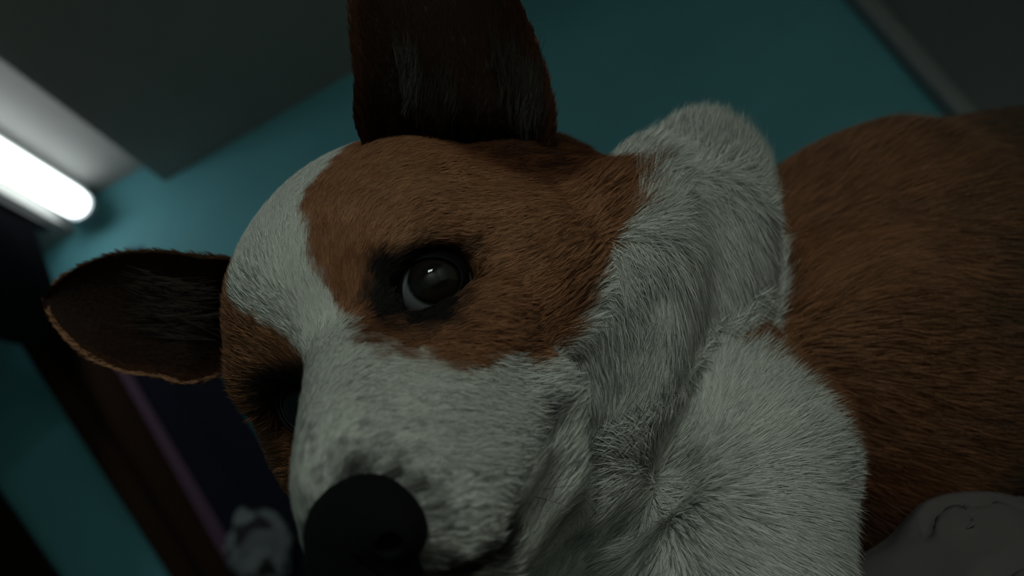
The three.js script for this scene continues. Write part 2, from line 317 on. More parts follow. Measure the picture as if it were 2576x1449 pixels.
  [0.0942,-0.0291,-0.3194,0.68,0.27,-0.68,14,0.4,0.5],
  [0.0763,-0.0262,-0.3195,0.24,0.75,-0.61,13,0.4,0.5],
  [0.0859,-0.0342,-0.3109,0.68,0.45,-0.58,13,0.35,0.5],
  [0.0666,-0.034,-0.3091,-0.25,0.93,-0.26,12,0.35,0.5],
  [0.0544,-0.0438,-0.2973,0.18,0.98,0.12,12,0.35,0.5],
  [0.0781,-0.0494,-0.2977,0.75,0.62,-0.24,12,0.25,0.5],
  [0.0662,-0.0498,-0.3005,0.12,0.9,-0.42,12,0.25,0.5],
  [0.0993,-0.0496,-0.2989,0.83,0.29,-0.48,13,0.35,0.5],
  [0.1105,-0.0636,-0.2991,0.79,-0.06,-0.61,13,0.4,0.5],
  [0.0438,-0.0552,-0.2917,-0.42,0.71,0.56,12,0.45,0.5],
  [0.0575,-0.0608,-0.2991,0.6,0.79,0.13,11,0.25,0.5],
  [0.044,-0.0713,-0.3023,-0.92,-0.34,0.18,12,0.5,0.5],
  [0.0757,-0.064,-0.2886,0.99,0.13,0.1,12,0.25,0.5],
  [0.0669,-0.0646,-0.2913,0.92,0.37,0.16,11,0.25,0.5],
  [0.0951,-0.0715,-0.2861,0.92,-0.33,-0.21,13,0.3,0.5],
  [0.1089,-0.0822,-0.2909,0.59,-0.71,-0.4,13,0.4,0.5],
  [0.0573,-0.079,-0.2845,0.45,-0.39,0.81,11,0.28,0.5],
  [0.0576,-0.0721,-0.2998,0.84,0.05,0.54,11,0.25,0.5],
  [0.0483,-0.0862,-0.2861,-0.5,-0.78,0.37,11,0.3,0.5],
  [0.0718,-0.0838,-0.2739,0.77,-0.42,0.47,12,0.28,0.5],
  [0.0426,-0.0938,-0.302,-0.87,-0.48,0.03,12,0.5,0.5],
  [0.0909,-0.0888,-0.2735,0.75,-0.65,0.08,13,0.3,0.5],
  [0.0233,-0.0827,-0.3078,-0.47,-0.45,-0.76,12,0.4,0.5],
  [0.0135,-0.0988,-0.3134,-0.34,-0.92,0.19,11,0.35,0.5],
  [0.064,-0.075,-0.2844,0.57,-0.43,0.7,11,0.25,0.5],
];
// ---------------------------------------------------------------- the dog: body, coat, ears, eyes, nose, whiskers
const dogBase = V(0.16, BED_TOP, -0.40);
const dog = thing('dog', 'tan and white dog with pricked ears lying on the bed, head close to the viewer', 'dog', dogBase);
const dogLocal = (p) => { const w = toWorld(p).sub(dogBase); return [w.x, w.y, w.z]; };
const ROT = new THREE.Matrix3().setFromMatrix4(CAMW);
const turn = (n) => V(n[0], n[1], n[2]).applyMatrix3(ROT);

function polyDist(P, x, y) {                                   // signed distance, negative inside
  let d = 1e9, inside = false;
  for (let i = 0, j = P.length - 1; i < P.length; j = i++) {
    const [ax, ay] = P[i], [bx, by] = P[j], ex = bx - ax, ey = by - ay, t = clamp01(((x - ax) * ex + (y - ay) * ey) / (ex * ex + ey * ey));
    d = Math.min(d, Math.hypot(x - ax - ex * t, y - ay - ey * t));
    if ((ay > y) !== (by > y) && x < (bx - ax) * (y - ay) / (by - ay) + ax) inside = !inside;
  }
  return inside ? -d : d;
}
const mix3 = (a, b, t) => [a[0] + (b[0] - a[0]) * t, a[1] + (b[1] - a[1]) * t, a[2] + (b[2] - a[2]) * t];
const FUR = { white: [0.66, 0.66, 0.60], tan: [0.30, 0.132, 0.064], rust: [0.13, 0.046, 0.018], sand: [0.36, 0.180, 0.096], black: [0.012, 0.010, 0.009], grey: [0.13, 0.125, 0.12], umberShade: [0.055, 0.020, 0.009], shadeBrown: [0.085, 0.053, 0.033], soot: [0.035, 0.032, 0.03], earDark: [0.020, 0.009, 0.005], skin: [0.03, 0.024, 0.022] };
function lieAt(x, y, z) {                                      // the coat's direction, length, lift and tone, from the nearest guides
  let X = 0, Y = 0, Z = 0, L = 0, U = 0, T = 0, W = 0;
  for (let i = 0; i < LIE.length; i++) {
    const g = LIE[i], dx = x - g[0], dy = y - g[1], dz = z - g[2], r = dx * dx + dy * dy + dz * dz;
    if (r > 0.02) continue;
    const w = 1 / ((r + 5e-5) * (r + 5e-5));
    X += w * g[3]; Y += w * g[4]; Z += w * g[5]; L += w * g[6]; U += w * g[7]; T += w * g[8]; W += w;
  }
  if (!W) return { d: [0.9, 0, -0.3], len: 18, lift: 0.3, tone: 0.35, mess: 0 };
  const co = Math.min(1, Math.hypot(X, Y, Z) / W), mess = (1 - co) * (1 - co);
  return { d: [X, Y, Z], len: L / W * (1 - 0.35 * mess), lift: U / W + 0.5 * mess, tone: T / W, mess };
}
const tanOf = (tone) => tone < 0.12 ? mix3(FUR.umberShade, FUR.rust, tone / 0.12) : tone < 0.5 ? mix3(FUR.rust, FUR.tan, (tone - 0.12) / 0.38) : mix3(FUR.tan, FUR.sand, Math.min(1, (tone - 0.5) * 3));  // lowest tones: dark rust hair with ear and armpit shade painted in
function coat(x, y, z, tone) {                                 // colour of the coat at a place of the dog frame
  const n = fbm(x * 160, y * 160, z * 160, 2), wob = n * 0.004;
  let best = [9, 9, 9], leg = false;
  for (const o of PR) { const d = primDist(o, x, y, z); if (d < best[o.region]) { best[o.region] = d; if (o.region === WHITE) leg = !!o.leg; } }
  const head = best[2] + 0.002 < Math.min(best[0], best[1]) || best[2] < 0.006; let tan = tanOf(clamp01(tone + n * 0.3));
  const h = dogToHead(x, y, z);
  let c = FUR.white;
  if (!head) { const flankShade = sstep(-0.10, 0.12, x - 0.18 + 0.10 * fbm(x * 40, y * 40, z * 40 + 3, 2)); tan = mix3(tan, FUR.shadeBrown, rnd() < 0.25 + 0.75 * flankShade ? flankShade : 0); }  // dimness of the rear flank put into the hair colour, mottled by noise
  if (!head && leg && x > 0.130) return tan;
  if (!head && leg) { const m = (x - 0.0842) * 0.69 + (y + 0.0211) * 0.72 + wob * 2; if (m > -0.003) return mix3(FUR.white, tan, sstep(-0.003, 0.003, m)); }   // tan shoulder hair comes down over the leg
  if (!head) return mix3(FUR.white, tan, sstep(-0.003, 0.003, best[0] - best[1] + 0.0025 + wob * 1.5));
  const soft = 0.0016, put = (P, col, s = soft, amp = 1) => { const d = polyDist(P, h[0], h[1]) + wob * amp; if (d < s * 3) c = mix3(c, col, 1 - sstep(-s, s, d)); };
  if (h[2] < -0.085 && h[1] > -0.03) { c = mix3(c, tan, 1); return c; }
  if (h[2] > 0.02 || h[0] > -0.004) put(COAT.nearTan, tan);
  put(COAT.farTan, tan);
  put(COAT.nearBlack, FUR.black, 0.0028, 1.2); put(COAT.farBlack, FUR.black, 0.003, 1.2);
  if (h[2] > 0.035) {
    put(COAT.nosePatch, FUR.soot, 0.005, 2);
    put(COAT.lipDark, FUR.black, 0.003, 2);
    const sp = noise.noise(x * 420 + 3, y * 420, z * 420), near = sstep(0.035, 0.075, h[2]);           // whisker-pad speckles
    if (sp > 0.22) c = mix3(c, FUR.grey, 0.55 * near * sstep(0.22, 0.4, sp));
  }
  put(COAT.mouthGrey, FUR.grey, 0.004, 1.5);
  return c;
}

// body
const bodyNet = surfaceNets(sdf, [-0.20, -0.25, -0.85], [0.62, 0.22, -0.14], 0.0032);
const bodyGeo = new THREE.BufferGeometry();
const BN = new Float32Array(bodyNet.pos.length);
{
  const p = bodyNet.pos, P = new Float32Array(p.length), N = new Float32Array(p.length), C = new Float32Array(p.length);
  for (let i = 0; i < p.length; i += 3) {
    P.set(dogLocal([p[i], p[i + 1], p[i + 2]]), i);
    const n = gradient(sdf, p[i], p[i + 1], p[i + 2]); BN.set(n, i);
    const w = turn(n); N.set([w.x, w.y, w.z], i);
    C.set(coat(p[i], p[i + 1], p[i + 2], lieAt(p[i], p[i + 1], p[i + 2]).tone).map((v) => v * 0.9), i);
  }
  bodyGeo.setAttribute('position', new THREE.BufferAttribute(P, 3)); bodyGeo.setAttribute('normal', new THREE.BufferAttribute(N, 3)); bodyGeo.setAttribute('color', new THREE.BufferAttribute(C, 3));
  bodyGeo.setIndex(bodyNet.index);
}
mesh('body', bodyGeo, new THREE.MeshStandardMaterial({ vertexColors: true, roughness: 0.9 }), dog);

// one tuft of hairs: grows along +z, lifts along +y, lies across x
function tuft(count, spread, half) {
  const P = [], N = [], I = [];
  for (let h = 0; h < count; h++) {
    const x0 = rr(-1, 1), z0 = rr(-0.35, 0.35), len = rr(0.65, 1.15), bend = rr(-0.5, 0.5) * spread, up = rr(0.75, 1.3), w = half * rr(0.7, 1.3), tilt = rr(-0.5, 0.5), b = P.length / 3, S = 3;
    for (let s = 0; s <= S; s++) {
      const t = s / S, z = z0 + len * t, y = up * (t - 0.45 * t * t), x = x0 * (1 - 0.35 * t) + bend * t * t, ww = w * (1 - 0.85 * t * t);
      const n = V(tilt, 1, -0.25 + 0.5 * t).normalize();
      if (s < S) { P.push(x - ww, y - ww * 0.05, z, x + ww, y + ww * 0.05, z); N.push(n.x, n.y, n.z, n.x, n.y, n.z); } else { P.push(x, y, z); N.push(n.x, n.y, n.z); }
    }
    for (let s = 0; s < S - 1; s++) { const a = b + s * 2; I.push(a, a + 2, a + 1, a + 1, a + 2, a + 3); }
    I.push(b + (S - 1) * 2, b + S * 2, b + (S - 1) * 2 + 1);
  }
  const g = new THREE.BufferGeometry(); g.setAttribute('position', new THREE.Float32BufferAttribute(P, 3)); g.setAttribute('normal', new THREE.Float32BufferAttribute(N, 3)); g.setIndex(I); return g;
}
const furMat = new THREE.MeshPhysicalMaterial({ color: 0xffffff, roughness: 0.65, specularIntensity: 0.22 });
const coats = { face_fur: [], body_fur: [], ear_fur: [] };
const MM = new THREE.Matrix4(), bx = V(), by = V(), bz = V();
function plant(list, p, n, d, len, lift, width, color, mess = 0) {         // dog frame
  by.set(n[0], n[1], n[2]); bz.set(d[0], d[1], d[2]); bz.addScaledVector(by, -bz.dot(by));
  if (bz.lengthSq() < 1e-8) bz.set(1, 0, 0).addScaledVector(by, -by.x);
  bz.normalize().addScaledVector(bx.crossVectors(by, bz), rr(-1, 1) * (0.22 + 1.2 * mess)).normalize(); bx.crossVectors(by, bz).normalize();
  const s = rr(0.8, 1.2), L = len * s;
  MM.makeBasis(bx.clone().multiplyScalar(width), by.clone().multiplyScalar(L * lift * rr(0.7, 1.4)), bz.clone().multiplyScalar(L)).setPosition(p[0], p[1], p[2]);
  list.push([MM.clone(), color]);
}
const DENSITY = 1;
{
  const p = bodyNet.pos, I = bodyNet.index, cam = V();
  for (let f = 0; f < I.length; f += 3) {
    const a = I[f] * 3, b = I[f + 1] * 3, c = I[f + 2] * 3, cx = (p[a] + p[b] + p[c]) / 3, cy = (p[a + 1] + p[b + 1] + p[c + 1]) / 3, cz = (p[a + 2] + p[b + 2] + p[c + 2]) / 3;
    const r = Math.hypot(cx, cy, cz), facing = -(BN[a] * cx + BN[a + 1] * cy + BN[a + 2] * cz) / r;
    if (facing < -0.35 || cx > 0.40) continue;                    // the far flank is never in view
    const ab = [p[b] - p[a], p[b + 1] - p[a + 1], p[b + 2] - p[a + 2]], ac = [p[c] - p[a], p[c + 1] - p[a + 1], p[c + 2] - p[a + 2]];
    const area = 0.5 * Math.hypot(ab[1] * ac[2] - ab[2] * ac[1], ab[2] * ac[0] - ab[0] * ac[2], ab[0] * ac[1] - ab[1] * ac[0]);
    const h = dogToHead(cx, cy, cz), g = lieAt(cx, cy, cz);
    const face = h[2] > -0.09 && g.len < 11.5;
    let want = area * DENSITY * (face ? 1.6e6 : 0.95e6) * (g.len < 5.5 ? 1.35 : 1) * (facing < -0.1 ? 0.5 : 1);
    for (; want > 0; want--) {
      if (want < 1 && rnd() > want) break;
      let u = rnd(), v = rnd(); if (u + v > 1) { u = 1 - u; v = 1 - v; }
      const q = [p[a] + ab[0] * u + ac[0] * v, p[a + 1] + ab[1] * u + ac[1] * v, p[a + 2] + ab[2] * u + ac[2] * v];
      const e = Math.min(...eyeDog.map((w) => Math.hypot(q[0] - w[0], q[1] - w[1], q[2] - w[2])));
      if (e < 0.0146) continue;
      const nh = dogToHead(...q); if (Math.hypot(nh[0] * 1.0, (nh[1] + 0.034) * 1.15, nh[2] - 0.083) < 0.016) continue;   // nose leather
      const G = lieAt(...q), base = coat(...q, G.tone), pale = base[2] > 0.4, lum = (pale ? rr(0.86, 1.12) : rr(0.75, 1.22)) * (1 + (pale ? 0.1 : 0.25) * fbm(q[0] * 90, q[1] * 90, q[2] * 90, 2));
      const dark = base[0] < 0.05;
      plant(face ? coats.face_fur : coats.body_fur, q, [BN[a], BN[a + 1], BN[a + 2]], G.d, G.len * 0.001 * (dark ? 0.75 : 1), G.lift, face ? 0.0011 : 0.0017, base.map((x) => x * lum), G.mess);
    }
  }
}
// ears: a cupped shell between two edges, rows from the base to the tip
function ear(rows, cup, side) {
  const NU = 22, NV = 30, rowsV = rows.map((r) => [at(...r[0]), at(...r[1]), r[2] ?? 1]);
  const cl = new THREE.CatmullRomCurve3(rowsV.map((r) => r[0]), false, 'centripetal'), cr = new THREE.CatmullRomCurve3(rowsV.map((r) => r[1]), false, 'centripetal');
  const front = [], back = [];
  for (let j = 0; j <= NV; j++) {
    const v = j / NV, a = cl.getPoint(v), b = cr.getPoint(v), w = a.distanceTo(b), deep = cup * Math.min(1, w / 0.05) * (1 - 0.55 * v);
    for (let i = 0; i <= NU; i++) {
      const u = i / NU * 2 - 1, c = 1 - u * u, m = a.clone().lerp(b, (u + 1) / 2), away = m.clone().normalize();
      m.addScaledVector(away, deep * Math.pow(c, 0.8));
      front.push(m); back.push(m.clone().addScaledVector(away, 0.0012 + 0.0028 * c));
    }
  }
  const P = [], I = [], W = NU + 1, n = front.length;
  for (const m of [...front, ...back]) P.push(m.x, m.y, m.z);
  for (let j = 0; j < NV; j++) for (let i = 0; i < NU; i++) {
    const a = j * W + i, b = a + 1, c = a + W, d = c + 1;
    if (side > 0) I.push(a, b, c, b, d, c, n + a, n + c, n + b, n + b, n + c, n + d); else I.push(a, c, b, b, c, d, n + a, n + b, n + c, n + b, n + d, n + c);
  }
  const edge = [];
  for (let i = 0; i <= NU; i++) edge.push(i);
  for (let j = 1; j <= NV; j++) edge.push(j * W + NU);
  for (let i = NU - 1; i >= 0; i--) edge.push(NV * W + i);
  for (let j = NV - 1; j > 0; j--) edge.push(j * W);
  for (let k = 0; k < edge.length; k++) { const a = edge[k], b = edge[(k + 1) % edge.length]; I.push(a, n + a, b, b, n + a, n + b); }
  const g = new THREE.BufferGeometry(); g.setAttribute('position', new THREE.Float32BufferAttribute(P, 3)); g.setIndex(I); g.computeVertexNormals();
  const N = g.attributes.normal.array.slice(), C = [], L = [];
  for (let i = 0; i < 2 * n; i++) {
    const k = i % n, u = Math.abs((k % W) / NU * 2 - 1), c = i < n ? mix3(FUR.earDark, FUR.umberShade, sstep(0.72, 1, u)) : FUR.tan; C.push(...c);
    const w = dogLocal([P[i * 3], P[i * 3 + 1], P[i * 3 + 2]]); L.push(...w);
    const t = turn([N[i * 3], N[i * 3 + 1], N[i * 3 + 2]]); g.attributes.normal.setXYZ(i, t.x, t.y, t.z);
  }
  g.setAttribute('position', new THREE.Float32BufferAttribute(L, 3)); g.setAttribute('color', new THREE.Float32BufferAttribute(C, 3));
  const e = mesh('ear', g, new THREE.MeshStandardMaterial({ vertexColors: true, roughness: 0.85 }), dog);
  // hair on the ear: short along the shell, longer pale wisps at the mouth of the ear
  const grow = (j) => cl.getTangent(j / NV).add(cr.getTangent(j / NV)).normalize();
  for (let k = 0; k < 15000; k++) {
    const i = rr(0, NU - 0.01), j = rr(0, NV - 0.01), i0 = i | 0, j0 = j | 0, isBack = rnd() < 0.3, o = isBack ? n : 0, a = j0 * W + i0, fu = i - i0, fv = j - j0, u = (i / NU) * 2 - 1;
    const q = [0, 1, 2].map((c) => (P[(o + a) * 3 + c] * (1 - fu) + P[(o + a + 1) * 3 + c] * fu) * (1 - fv) + (P[(o + a + W) * 3 + c] * (1 - fu) + P[(o + a + W + 1) * 3 + c] * fu) * fv);
    const m = [N[(o + a) * 3], N[(o + a) * 3 + 1], N[(o + a) * 3 + 2]], d = grow(j), rim = sstep(0.75, 1, Math.abs(u));
    d.addScaledVector(V().subVectors(cr.getPoint(j / NV), cl.getPoint(j / NV)).normalize(), u * 0.5);
    let col = isBack ? FUR.tan : mix3(FUR.earDark, FUR.umberShade, rim), len = (isBack ? 0.004 : 0.0035 + 0.001 * rim) * (1 - 0.55 * j / NV), lift = 0.3; if (!isBack && rim > 0.95) col = side < 0 ? FUR.sand : FUR.umberShade;
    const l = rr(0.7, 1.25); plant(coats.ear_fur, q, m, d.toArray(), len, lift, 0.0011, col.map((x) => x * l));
  }
  return { cl, cr, P, N, W, NU, NV, n };
}
const nearEar = ear([[[955, 425, 0.322], [1310, 450, 0.338]], [[893, 315, 0.300], [1392, 335, 0.322]], [[893, 200, 0.296], [1384, 225, 0.320]], [[886, 100, 0.296], [1345, 100, 0.316]], [[880, 0, 0.298], [1302, 0, 0.312]], [[886, -100, 0.302], [1246, -100, 0.310]], [[915, -200, 0.306], [1180, -195, 0.310]], [[965, -275, 0.310], [1110, -270, 0.312]], [[1030, -310, 0.312], [1036, -310, 0.312]]], 0.017, 1);
const farEar = ear([[[640, 700, 0.350], [560, 940, 0.350]], [[585, 652, 0.335], [478, 966, 0.338]], [[500, 640, 0.338], [400, 950, 0.340]], [[400, 630, 0.344], [315, 936, 0.345]], [[300, 636, 0.352], [235, 904, 0.352]], [[215, 664, 0.356], [180, 862, 0.356]], [[165, 695, 0.359], [146, 822, 0.359]], [[136, 722, 0.361], [126, 788, 0.361]], [[122, 742, 0.362], [119, 764, 0.362]]], 0.020, -1);
// pale wisps inside the ears, near the base
function wisps(e, list) {
  for (const [u0, v0, count, du, dv, tone] of list) for (let k = 0; k < count; k++) {
    const i = Math.min(e.NU - 1, Math.max(0, (u0 + rr(-du, du)) * e.NU)) | 0, j = Math.min(e.NV - 1, Math.max(0, (v0 + rr(-dv, dv)) * e.NV)) | 0, a = j * e.W + i;
    const q = [0, 1, 2].map((c) => e.P[a * 3 + c] + rr(-0.0012, 0.0012)), m = [0, 1, 2].map((c) => e.N[a * 3 + c]);
    const d = e.cl.getTangent(j / e.NV).add(e.cr.getTangent(j / e.NV)).normalize().addScaledVector(V().subVectors(e.cr.getPoint(0.3), e.cl.getPoint(0.3)).normalize(), (0.5 - u0) * -0.5 + rr(-0.2, 0.2));
    plant(coats.ear_fur, q, m, d.toArray(), rr(0.008, 0.015), 0.5, 0.0010, mix3(FUR.earDark, FUR.white, tone * rr(0.5, 1.1)));
  }
}
wisps(nearEar, [[0.27, 0.24, 120, 0.04, 0.06, 0.13], [0.40, 0.17, 110, 0.07, 0.05, 0.06], [0.82, 0.26, 70, 0.06, 0.07, 0.05], [0.88, 0.20, 120, 0.06, 0.05, 0.09]]);
wisps(farEar, [[0.38, 0.26, 70, 0.16, 0.12, 0.035], [0.55, 0.22, 80, 0.14, 0.10, 0.04]]);

// eyes: wet dark globe with a pale crescent of white, black lids around the opening
const eyeMat = new THREE.MeshPhysicalMaterial({ vertexColors: true, roughness: 0.6, specularIntensity: 0, clearcoat: 0.5, clearcoatRoughness: 0.03 });
const lidMat = new THREE.MeshPhysicalMaterial({ color: new THREE.Color(0.004, 0.0038, 0.0038), roughness: 0.6, specularIntensity: 0.12 });
const OPENING = [[-0.0098, 0.0012], [-0.0086, 0.0055], [-0.005, 0.0087], [0, 0.0100], [0.005, 0.0092], [0.0088, 0.0065], [0.0097, 0.0025], [0.0083, -0.0015], [0.005, -0.0050], [0.0010, -0.0080], [-0.003, -0.0100], [-0.0066, -0.0094], [-0.0090, -0.0052]];
function eye(s) {
  const c = V(...headToDog(EYE * s, EYE_Y, EYE_Z)), Z = s > 0 ? V(0, 0, 1) : V(-0.45, -0.25, 0.85).normalize();
  const X = V(0, 1, 0).cross(Z).normalize(), Y = Z.clone().cross(X), gaze = X.clone().multiplyScalar(0.0015).addScaledVector(Y, 0.0042).addScaledVector(Z, 0.0124).normalize();
  const g = new THREE.SphereGeometry(EYE_R, 72, 56), P = g.attributes.position, C = [], L = [], Nn = [];
  for (let i = 0; i < P.count; i++) {
    const n = V(P.getX(i), P.getY(i), P.getZ(i)).normalize(), ang = Math.acos(Math.min(1, n.dot(gaze)));
    C.push(...(ang < 0.34 ? [0.003, 0.003, 0.003] : mix3(mix3([0.010, 0.007, 0.005], [0.004, 0.004, 0.004], sstep(0.58, 0.72, ang)), [0.17, 0.18, 0.19], sstep(0.72, 0.82, ang))));
    const bulge = 1 + 0.04 * (1 - sstep(0.2, 0.8, ang)), q = n.clone().multiplyScalar(EYE_R * bulge).add(c); L.push(...dogLocal(q.toArray()));
    const t = turn(n.toArray()); Nn.push(t.x, t.y, t.z);
  }
  g.setAttribute('position', new THREE.Float32BufferAttribute(L, 3)); g.setAttribute('normal', new THREE.Float32BufferAttribute(Nn, 3)); g.setAttribute('color', new THREE.Float32BufferAttribute(C, 3));
  const e = mesh('eye', g, eyeMat, dog); e.userData.label = s > 0 ? 'dark glossy eye with a pale crescent of white' : 'dark eye beyond the nose bridge';
  const loop = new THREE.CatmullRomCurve3(OPENING.map(([x, y]) => V(x * (s > 0 ? 1 : -1), y, 0)), true), K = 64, ring = loop.getPoints(K).slice(0, K);
  const onGlobe = (x, y, r) => { const l = Math.hypot(x, y), m = Math.min(l, r * 0.985); const f = l ? m / l : 1; return c.clone().addScaledVector(X, x * f).addScaledVector(Y, y * f).addScaledVector(Z, Math.sqrt(r * r - m * m)); };
  const rows = [[0.95, 1.045], [0.98, 1.10], [1.05, 1.12], [1.12, 1.10], [1.22, 1.04], [1.35, 0.98]], LP = [], LI = [];
  rows.forEach(([k, r]) => { for (const q of ring) LP.push(...dogLocal(onGlobe(q.x * k, q.y * k, EYE_R * r).toArray())); });
  for (let r = 0; r < rows.length - 1; r++) for (let i = 0; i < K; i++) { const a = r * K + i, b = r * K + (i + 1) % K; LI.push(a, a + K, b, b, a + K, b + K); }
  const lg = new THREE.BufferGeometry(); lg.setAttribute('position', new THREE.Float32BufferAttribute(LP, 3)); lg.setIndex(LI); lg.computeVertexNormals();
  mesh('eyelid', lg, lidMat, e);
}
eye(1); eye(-1);

// nose leather with two nostrils
{
  const C = headToDog(0, -0.0335, 0.086);
  const noseF = (x, y, z) => {
    const h = dogToHead(x, y, z), X = h[0], Y = h[1] + 0.0335, Z = h[2] - 0.084;
    const ee = (cx, cy, cz, a, b, c) => { const p = (X - cx) / a, q = (Y - cy) / b, w = (Z - cz) / c, k0 = Math.hypot(p, q, w), k1 = Math.hypot(p / a, q / b, w / c); return k0 * (k0 - 1) / (k1 || 1); };
    const sm = (a, b, k) => { const t = Math.max(k - Math.abs(a - b), 0) / k; return Math.min(a, b) - t * t * k / 4; };
    let d = ee(0, 0.003, -0.002, 0.0145, 0.0115, 0.012);
    d = sm(d, ee(0.0085, -0.002, 0.003, 0.0075, 0.0085, 0.008), 0.004); d = sm(d, ee(-0.0085, -0.002, 0.003, 0.0075, 0.0085, 0.008), 0.004);
    d = sm(d, ee(0, -0.010, 0, 0.0055, 0.008, 0.008), 0.005);
    for (const s of [1, -1]) d = Math.max(d, -ee(0.0085 * s, -0.003, 0.011, 0.0032, 0.0028, 0.006));
    return Math.max(d, -ee(0, -0.008, 0.0125, 0.0007, 0.010, 0.006)) + 0.00025 * noise.noise(X * 1500, Y * 1500, Z * 1500);
  };
  const s = surfaceNets(noseF, C.map((v) => v - 0.026), C.map((v) => v + 0.026), 0.0006), P = [];
  for (let i = 0; i < s.pos.length; i += 3) P.push(...dogLocal([s.pos[i], s.pos[i + 1], s.pos[i + 2]]));
  const g = new THREE.BufferGeometry(); g.setAttribute('position', new THREE.Float32BufferAttribute(P, 3)); g.setIndex(s.index); g.computeVertexNormals();
  const n = mesh('nose', g, new THREE.MeshPhysicalMaterial({ specularIntensity: 0.25, color: new THREE.Color(0.0025, 0.0025, 0.0027), roughness: 0.9 }), dog); n.userData.label = 'black leathery nose';
}
// whiskers and stray long hairs
const whiskerMat = new THREE.MeshStandardMaterial({ color: new THREE.Color(0.02, 0.018, 0.016), roughness: 0.5 });
for (const pts of [
  [[1170, 1210, 0.205], [1250, 1174, 0.212], [1340, 1165, 0.222]], [[1368, 1160, 0.248], [1420, 1108, 0.254], [1447, 1036, 0.266]],
  [[1340, 1248, 0.246], [1400, 1262, 0.25], [1445, 1282, 0.258]], [[1365, 1232, 0.252], [1410, 1223, 0.256], [1460, 1221, 0.262]],
  [[1408, 878, 0.281], [1462, 830, 0.272], [1502, 748, 0.262]], [[1318, 606, 0.278], [1370, 572, 0.274], [1425, 538, 0.272]],
]) {
  const c = new THREE.QuadraticBezierCurve3(...pts.map((p) => V(...dogLocal(at(...p).toArray())))), g = new THREE.TubeGeometry(c, 16, 0.00011, 5), P = g.attributes.position, q = V(), m = V();
  for (let i = 0; i < P.count; i++) { const t = Math.floor(i / 6) / 16; c.getPoint(t, q); m.fromBufferAttribute(P, i).sub(q).multiplyScalar(1 - 0.8 * t).add(q); P.setXYZ(i, m.x, m.y, m.z); }
  mesh('whisker', g, whiskerMat, dog);
}
// the coat itself
for (const [name, list] of Object.entries(coats)) {
  const variants = 4, each = Array.from({ length: variants }, () => []);
  list.forEach((t, i) => each[i % variants].push(t));
  each.forEach((ts) => {
    const g = tuft({ body_fur: 10, face_fur: 9, ear_fur: 7 }[name], 0.5, { body_fur: 0.07, face_fur: 0.10, ear_fur: 0.13 }[name]), o = new THREE.InstancedMesh(g, furMat, ts.length), toLocal = new THREE.Matrix4().makeTranslation(-dogBase.x, -dogBase.y, -dogBase.z).multiply(CAMW), m = new THREE.Matrix4(), c = new THREE.Color();
    ts.forEach(([M, col], i) => { o.setMatrixAt(i, m.multiplyMatrices(toLocal, M)); o.setColorAt(i, c.setRGB(...col)); });
    o.name = name; o.userData.kind = 'stuff'; o.castShadow = o.receiveShadow = true; dog.add(o);
  });
  console.log(name, list.length);
}
// ---------------------------------------------------------------- the room
const mottled = (r, g, b, amp, scale, sd) => { const t = noiseTexture(256, (u, v) => { const a = u * Math.PI * 2, c = v * Math.PI * 2, n = fbm(Math.cos(a) * scale + sd, Math.sin(a) * scale + Math.cos(c) * scale, Math.sin(c) * scale, 4), k = 1 + amp * n; return [r * k, g * k, b * k]; }); t.colorSpace = THREE.SRGBColorSpace; return t; };
const plasterBump = noiseTexture(256, (u, v) => { const a = u * Math.PI * 2, c = v * Math.PI * 2, n = 0.5 + fbm(Math.cos(a) * 7, Math.sin(a) * 7 + Math.cos(c) * 7, Math.sin(c) * 7, 4); return [n, n, n]; });
const tealMat = new THREE.MeshStandardMaterial({ map: mottled(0.31, 0.56, 0.595, 0.10, 1.6, 3), roughness: 0.75, bumpMap: plasterBump, bumpScale: 0.0006 });
const ceilMat = new THREE.MeshStandardMaterial({ map: mottled(0.63, 0.625, 0.61, 0.06, 1.4, 9), roughness: 0.85, bumpMap: plasterBump, bumpScale: 0.0005 });
const greyPaint = new THREE.MeshStandardMaterial({ map: mottled(0.42, 0.43, 0.43, 0.06, 1.4, 5), roughness: 0.45, bumpMap: plasterBump, bumpScale: 0.0002 });
const doorPaint = new THREE.MeshStandardMaterial({ map: mottled(0.30, 0.315, 0.32, 0.06, 1.4, 5), roughness: 0.5, bumpMap: plasterBump, bumpScale: 0.0002 });
const floorMat = new THREE.MeshStandardMaterial({ map: mottled(0.42, 0.36, 0.30, 0.15, 2, 7), roughness: 0.5 });
const whiteWall = new THREE.MeshStandardMaterial({ map: mottled(0.84, 0.84, 0.82, 0.05, 1.5, 4), roughness: 0.85, bumpMap: plasterBump, bumpScale: 0.0005 });
const T = 0.12, W_X = SIDE_R - SIDE_L, MID_X = (SIDE_R + SIDE_L) / 2, MID_Z = (WALL_Z + BACK_Z) / 2, D_Z = BACK_Z - WALL_Z, TROUGH = [-1.115, -0.79], TOP = CEIL + 0.09;
structure('wall_far', box(W_X + 2 * T, TOP, T), tealMat, 'teal painted wall behind the dog', 'wall', V(MID_X, TOP / 2, WALL_Z - T / 2));
structure('wall_back', box(W_X + 2 * T, TOP, T), whiteWall, 'white wall behind the photographer', 'wall', V(MID_X, TOP / 2, BACK_Z + T / 2));
structure('wall_left', box(T, TOP, D_Z), tealMat, 'teal wall beyond the dark curtains', 'wall', V(SIDE_L - T / 2, TOP / 2, MID_Z));
structure('wall_right', box(T, TOP, D_Z), whiteWall, 'white wall at the right, beside the grey door', 'wall', V(SIDE_R + T / 2, TOP / 2, MID_Z));
structure('floor', box(W_X + 2 * T, 0.1, D_Z + 2 * T), floorMat, 'floor of the bedroom', 'floor', V(MID_X, -0.05, MID_Z));
